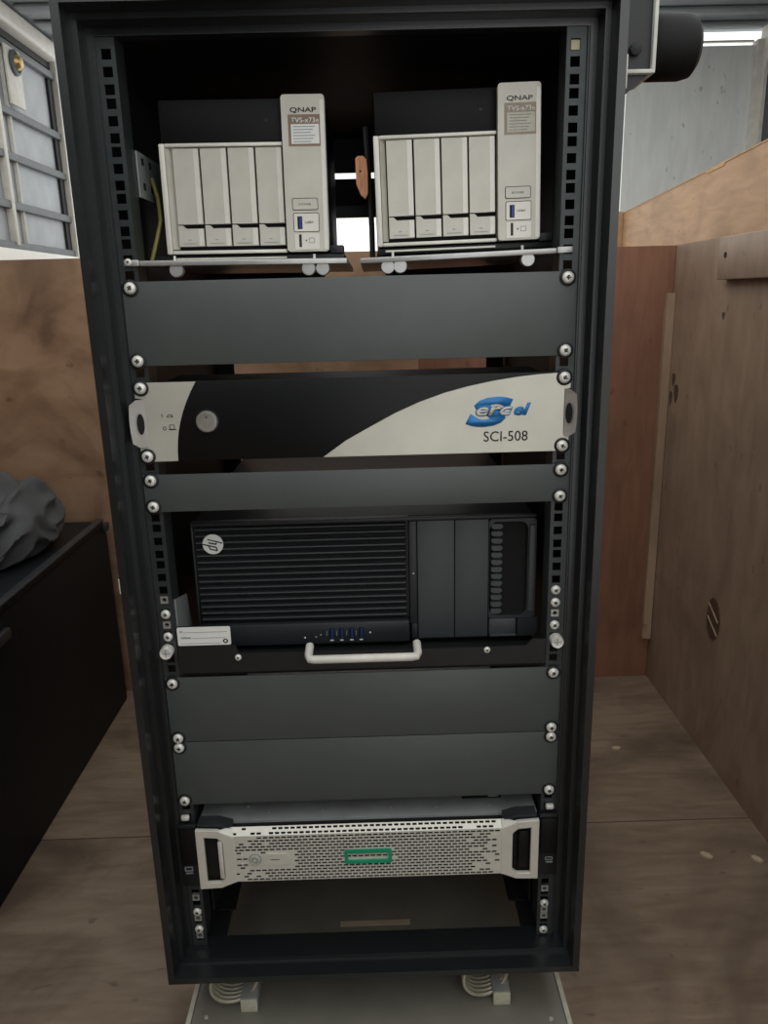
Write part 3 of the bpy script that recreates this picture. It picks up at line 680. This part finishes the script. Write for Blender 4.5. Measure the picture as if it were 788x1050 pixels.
for s in (-1, 1):
    f = lambda p: [(s*x+(.0 if s < 0 else -.001), z) for x, z in p]
    O = f([(.2165, Z0-.6520), (.1890, Z0-.6535), (.1715, Z0-.6620), (.1690, Z0-.6640), (.1690, Z0-.7305), (.1715, Z0-.7310), (.1890, Z0-.7385), (.2165, Z0-.7395)])
    I = f([(.2065, Z0-.6630), (.1900, Z0-.6645), (.1845, Z0-.6690), (.1832, Z0-.6720), (.1832, Z0-.7210), (.1845, Z0-.7255), (.1900, Z0-.7300), (.2065, Z0-.7305)])
    e = ringpoly('bezel_end', O, I, YV-.0014, YV+.004, K['bezel'], sv)
    md = e.modifiers.new('soft', 'BEVEL'); md.width = .0008; md.segments = 2; md.limit_method = 'ANGLE'
    bm = bmesh.new(); sx = (lambda x: s*x+(.0 if s < 0 else -.001))
    q = [(.1890, YV-.0014, -.6530), (.1700, YV-.0014, -.6640), (.1700, YV+.0093, -.6562), (.1765, YV+.0093, -.6555)]
    A = [bm.verts.new((sx(x), y, Z0+z)) for x, y, z in q]; B = [bm.verts.new((sx(x), y+.002, Z0+z-.002)) for x, y, z in q]
    bm.faces.new(A); bm.faces.new(B[::-1])
    for i in range(4): bm.faces.new((A[i], B[i], B[(i+1) % 4], A[(i+1) % 4]))
    mobj('bezel_shoulder', bm, K['bezel'], sv)
    prism('bezel_gusset', f([(.2150, Z0-.6500), (.1900, Z0-.6505), (.1730, Z0-.6560), (.1730, Z0-.6610), (.1890, Z0-.6540), (.2150, Z0-.6530)]), YV+.0065, -.0065, K['rail'], sv)
    box('handle_well', min(s*.183, s*.2080), max(s*.183, s*.2080), YV+.0100, YV+.0115, Z0-.7300, Z0-.6640, K['void'], sv)
    box('release_lever', -.1895 if s < 0 else .1905, -.1840 if s < 0 else .2030, YV-.002 if s < 0 else YV+.002, YV+.0095, Z0-.7240, Z0-.6700, K['bezel'] if s < 0 else K['gloss'], sv, .001)
    # dark mounting ears with a quick-release block
    box('mounting_ear', min(s*.2200, s*.2440), max(s*.2200, s*.2440), -.012, -.0055, Z0-.7520, Z0-.6600, K['black'], sv, .001)
    box('ear_block', min(s*.2215, s*.2425), max(s*.2215, s*.2425), -.0165, -.0122, Z0-.7160, Z0-.6640, K['gloss'], sv, .001)
    box('ear_icon', min(s*.2300, s*.2390), max(s*.2300, s*.2390), -.0126, -.0121, Z0-.7330, Z0-.7310, K['greyink'], sv)
    ck = box('ear_catch', min(s*.2290, s*.2395), max(s*.2290, s*.2395), -.009, -.0026, Z0-.6560, Z0-.6490, K['chrome'], sv, .002)
ringpoly('ear_port', rrect(.2290, .2390, Z0-.7290, Z0-.7240, .0012, 3), rrect(.2300, .2380, Z0-.7280, Z0-.7250, .0008, 3), -.0126, -.0121, K['greyink'], sv)
ringpoly('ear_tag', rrect(-.2400, -.2295, Z0-.7290, Z0-.7220, .0006, 3), rrect(-.2385, -.2310, Z0-.7275, Z0-.7235, .0004, 3), -.0126, -.0121, K['greyink'], sv)
ringpoly('green_badge', rrect(-.0305, .0290, Z0-.7065, Z0-.6865, .0022, 4), rrect(-.0262, .0247, Z0-.7020, Z0-.6910, .0010, 4), YV-.0032, YV-.0008, K['green'], sv)
lobj('lock_ring', [(.0082, 0), (.0082, .0008), (.0070, .0010)], (-.1440, YV-.0007, Z0-.6970), K['galv'], sv, '-Y', 24)
lk = lobj('key_lock', [(.0068, 0), (.0068, .0030), (.0050, .0034), (.0048, .0022), (.0022, .0022), (.0020, .0032), (.0004, .0032)], (-.1440, YV-.0008, Z0-.6970), K['brushed'], sv, '-Y', 24)
lobj('lock_core', [(.0046, 0), (.0046, .0002), (.0024, .0003)], (-.1440, YV-.0030, Z0-.6970), K['galv'], lk, '-Y', 18)
pp = rrect(-.1285, -.1060, Z0-.7060, Z0-.6890, .0015, 3)
pq = prism('lock_plate', [(-.1285, Z0-.7060), (-.1040, Z0-.7060), (-.0980, Z0-.6975), (-.1040, Z0-.6890), (-.1285, Z0-.6890)], YV-.0020, YV-.0008, K['bezel'], sv)
box('plate_line', -.1245, -.1130, YV-.0023, YV-.0020, Z0-.6978, Z0-.6970, K['ink'], pq)
for z in (-.690, -.703): lobj('small_dot', [(.0012, 0), (.0010, .0004)], (-.160, YV-.0008, Z0+z), K['white'], sv, '-Y', 8)

# ------------------------------------------------------------------ shelves and storage boxes
def shelf(x0, x1, z, tilt, tabs, label):
    r = thing('equipment_shelf', ((x0+x1)/2, .1, z), label, 'shelf', 'aluminium shelves under the storage boxes')
    box('shelf_plate', x0, x1, -.004, .30, z-.001, z+.0044, K['alu'], r, .0008)
    for x in tabs:
        t = lobj('mounting_tab', [(.0076, 0), (.0076, .006), (.0068, .0072)], (x, .005, z-.0055), K['alu'], r, '-Y', 18)
    for x in (x0+.035, x1-.035):
        lobj('shelf_bolt', [(.0014, 0), (.0014, .005)], (x, .006, z+.0042), K['chrome'], r, 'Z', 8)
    s = -1 if x0 < 0 else 1; xe = x0 if s < 0 else x1
    box('shelf_ear', min(xe, xe+s*.016), max(xe, xe+s*.016), -.0062, -.0042, z-.001, z+.0052, K['alu'], r, .0005)
    if s < 0: screw(r, xe-.011, z+.003, -.0063, False, .6)
    r.rotation_euler = (0, tilt, 0); return r
shelf(-.2205, -.0020, Z0+.0220, .010, (-.183, -.043, -.028), 'silver shelf plate under the storage box on the side of the yellow cable')
shelf(.0120, .2205, Z0+.0230, -.026, (.041, .054, .190), 'tilted silver shelf plate under the storage box beside the bare square-hole rail')

def storage(dx, zb, tilt, label, worn):
    """local layout: x from -.200 to -.022, base at zb"""
    r = thing('storage_box', (-.111+dx, .15, zb), label, 'storage box', 'silver network storage boxes')
    F = .040; z = lambda v: zb+v-.0300
    X = lambda v: v+dx
    box('housing', X(-.1985), X(-.0225), F+.012, F+.235, z(.037), z(.1935), K['fascia'], r, .003)
    box('foot_rail', X(-.2005 if worn else -.2150), X(-.0060), F+.006, F+.20, z(.0302), z(.0365), K['black'], r, .001)
    box('foot_rail_end', X(-.0215), X(-.0065), F+.002, F+.03, z(.0367), z(.0450), K['black'], r, .001)
    box('base_line', X(-.1920), X(-.0700), F+.0020, F+.0055, z(.0322), z(.0340), K['silver2'], r)
    box('top_fascia', X(-.1985), X(-.0680), F+.003, F+.0118, z(.1505), z(.1930), K['fascia'], r, .001)
    lobj('sensor_eye', [(.0025, 0), (.0020, .0006)], (X(-.085), F+.003, z(.172)), K['inner'], r, '-Y', 10)
    # silver bay surround
    box('bay_side', X(-.2005), X(-.1945), F-.002, F+.0118, z(.0380), z(.1500), K['silver2'], r, .001)
    prism('bay_inner_side', [(X(-.1940), F-.001), (X(-.1880), F+.006), (X(-.1880), F+.0118), (X(-.1940), F+.0118)], z(.0430), z(.1462), K['silver'], r, 'Z')
    box('bay_top', X(-.1943), X(-.0690), F-.002, F+.0118, z(.1465), z(.1500), K['silver2'], r, .0008)
    box('bay_bottom', X(-.1943), X(-.0690), F-.002, F+.0118, z(.0380), z(.0415), K['silver2'], r, .0008)
    box('bay_back', X(-.1878), X(-.0692), F+.0080, F+.0118, z(.0417), z(.1463), K['void'], r)
    for i in range(4):
        x0 = -.1868+i*.02965; x1 = x0+.0276
        t = prism('drive_tray', [(X(x0), z(.0690)), (X(x1), z(.0690)), (X(x1), z(.1455)), (X(x0), z(.1455))], F+.0010, F+.0078, K['silver'], r, bev=.0007)
        box('tray_edge', X(x1-.0055), X(x1-.0004), F+.0004, F+.0009, z(.0694), z(.1450), K['silver2'], t)
        l = prism('tray_latch', [(X(x0), z(.0460)), (X(x1), z(.0460)), (X(x1), z(.0645)), (X(x0+.0085), z(.0645)), (X(x0+.0050), z(.0678)), (X(x0), z(.0678))], F+.0005, F+.0078, K['silver'], r, bev=.0006)
        box('latch_edge', X(x1-.0055), X(x1-.0004), F-.0001, F+.0004, z(.0464), z(.0640), K['silver2'], l)
        box('latch_line', X(x0+.004), X(x1-.008), F-.0001, F+.0004, z(.0487), z(.0492), K['greyink'], l)
        box('latch_mark', X(x0+.010), X(x0+.0135), F-.0001, F+.0004, z(.0525), z(.0532), K['greyink'], l)
    # tall silver tower strip
    tp = rrect(X(-.0678), X(-.0222), z(.0385), z(.1945), .0035, 4)
    tw = prism('tower_panel', tp, F-.006, F+.0118, K['silver'], r, bev=.0010)
    box('tower_edge', X(-.0272), X(-.0232), F-.0066, F-.0061, z(.0405), z(.1890), K['silver2'], tw)
    ty = F-.0061
    lab = mat('worn_taupe_label', '#a39585', .6, 0, .12, 200) if worn else K['brownlabel']
    text('brand_lettering', 'QNAP', X(-.0585), X(-.0310), z(.1765), z(.1820), ty, mat('worn_ink', '#5a564c', .6, 0, .5, 300) if worn else K['ink'], tw, 0, .012)
    prism('label', [(X(-.0610), z(.1445)), (X(-.0260), z(.1445)), (X(-.0260), z(.1752)), (X(-.0610), z(.1752))], ty-.0003, ty, lab, tw)
    text('model_lettering', 'TVS-x73e', X(-.0580), X(-.0285), z(.1672), z(.1722), ty-.0003, K['white'], tw, 0, .012, .0003)
    stk = prism('sticker', [(X(-.0580), z(.1468)), (X(-.0285), z(.1468)), (X(-.0285), z(.1658)), (X(-.0580), z(.1658))], ty-.0006, ty-.0003, mat('aged_sticker', '#c9c7b6', .6, 0, .08, 200) if worn else K['white'], tw)
    for k in range(6):
        box('sticker_line', X(-.0560), X(-.0330-.002*(k % 3)), ty-.0008, ty-.0006, z(.1638-.0029*k), z(.1630-.0029*k), K['greyink'], stk)
    def outline(n, x0, x1, za, zb_, rr=.0018):
        ringpoly(n, rrect(X(x0), X(x1), z(za), z(zb_), rr, 3), rrect(X(x0+.0006), X(x1-.0006), z(za+.0006), z(zb_-.0006), rr*.8, 3), ty-.0003, ty+.0002, K['ink'], tw)
    pw = prism('power_button', rrect(X(-.0597), X(-.0333), z(.0816), z(.0924), .0012, 3), ty-.0008, ty, K['silver'], tw)
    outline('button_outline', -.0605, -.0325, .0808, .0932)
    text('button_text', 'POWER', X(-.0530), X(-.0400), z(.0857), z(.0878), ty-.0008, K['ink'], pw, 0, 0, .0002)
    prism('port_plate', rrect(X(-.0592), X(-.0325), z(.0592), z(.0774), .0012, 3), ty-.0007, ty, K['silver2'], tw)
    outline('port_outline', -.0600, -.0318, .0586, .0782)
    u = box('usb_port', X(-.0555), X(-.0503), ty-.0010, ty-.0007, z(.0615), z(.0745), K['void'], tw)
    box('usb_tongue', X(-.0535), X(-.0512), ty-.0013, ty-.0010, z(.0622), z(.0738), K['usb'], u)
    text('port_text', 'USB3', X(-.0475), X(-.0385), z(.0673), z(.0695), ty-.0007, K['ink'], tw, 0, 0, .0003)
    prism('port_plate', rrect(X(-.0590), X(-.0322), z(.0405), z(.0572), .0008, 3), ty-.0007, ty, K['silver2'], tw)
    box('card_slot', X(-.0545), X(-.0517), ty-.0010, ty-.0007, z(.0430), z(.0560), K['ink'], tw)
    prism('arrow_mark', [(X(-.0478), z(.0497)), (X(-.0462), z(.0510)), (X(-.0462), z(.0484))], ty-.0010, ty-.0007, K['ink'], tw)
    ringpoly('card_mark', rrect(X(-.0440), X(-.0375), z(.0470), z(.0525), .0008, 2), rrect(X(-.0434), X(-.0381), z(.0476), z(.0519), .0006, 2), ty-.0010, ty-.0007, K['greyink'], tw)
    r.rotation_euler = (0, tilt, 0); return r
storage(0, Z0+.0268, .006, 'silver four-bay storage box with a brown label beside the yellow cable', False)
storage(.2320, Z0+.0318, -.020, 'silver four-bay storage box with a worn label beside the bare square-hole rail', True)

# wooden wedge stuck between the boxes, on a black cable
cb = tag(tube('power_cable', [(.0255, .068, Z0+.0285), (.0255, .068, Z0+.06), (.0245, .068, Z0+.09), (.0225, .068, Z0+.13), (.0215, .070, Z0+.15), (.021, .072, Z0+.165)], .0032, K['black'], None, 8),
         'black cable standing up between the two silver storage boxes', 'cable')
wp = [(-.0065, .021), (-.0035, .0235), (.0025, .0235), (.006, .020), (.0072, .005), (.0068, -.016), (.004, -.022), (-.001, -.018), (-.0062, -.006)]
wg = tag(prism('wooden_wedge', [(.0155+p[0]*.95, Z0+.110+p[1]*.95) for p in wp], .048, .060, K['wedge'], None, 'Y', .0016), 'worn orange-brown wooden wedge stuck between the two storage boxes', 'wedge')
lobj('nail_hole', [(.0012, 0), (.001, .0004)], (.0145, .0481, Z0+.117), K['void'], wg, '-Y', 8)
# yellow cable behind the left rail
tag(tube('ground_cable', [(-.2190, .075, Z0+.118), (-.2110, .062, Z0+.095), (-.2080, .052, Z0+.072), (-.2120, .044, Z0+.052), (-.2185, .040, Z0+.030), (-.2195, .040, Z0+.0268)], .0022, K['yellow'], None, 8),
    'thin yellow-green cable curling down behind the rail', 'cable')

# ------------------------------------------------------------------ litter
def chip(x, y, rz, l, label):
    bm = bmesh.new(); bprism(bm, [(-l, -.003), (-l*.3, -.006), (l*.8, -.004), (l, .002), (l*.2, .006), (-l*.8, .004)], 0, .004, 'Z')
    o = mobj('wood_chip', bm, K['chip'], None, (0, 0, 0)); o.location = (x, y, 0); o.rotation_euler = (0, 0, rz)
    tag(o, label, 'wood chip', 'pale wood chips on the floor')
chip(.541, .657, .1, .010, 'small pale wood chip on the floor near the red-brown back board')
chip(.598, .309, -.7, .011, 'pale wood chip on the open floor, the farther from the wall of a pair')
chip(.683, .295, -.9, .010, 'pale wood chip on the floor close to the foot of the side wall')
box('pale_strip', -.052, .056, .120, .130, .0505, .0512, K['chip'])  # narrow pale strip across the sled deck
tag(bpy.data.objects['pale_strip'], 'pale narrow strip lying on the sled plate under the rack', 'strip')
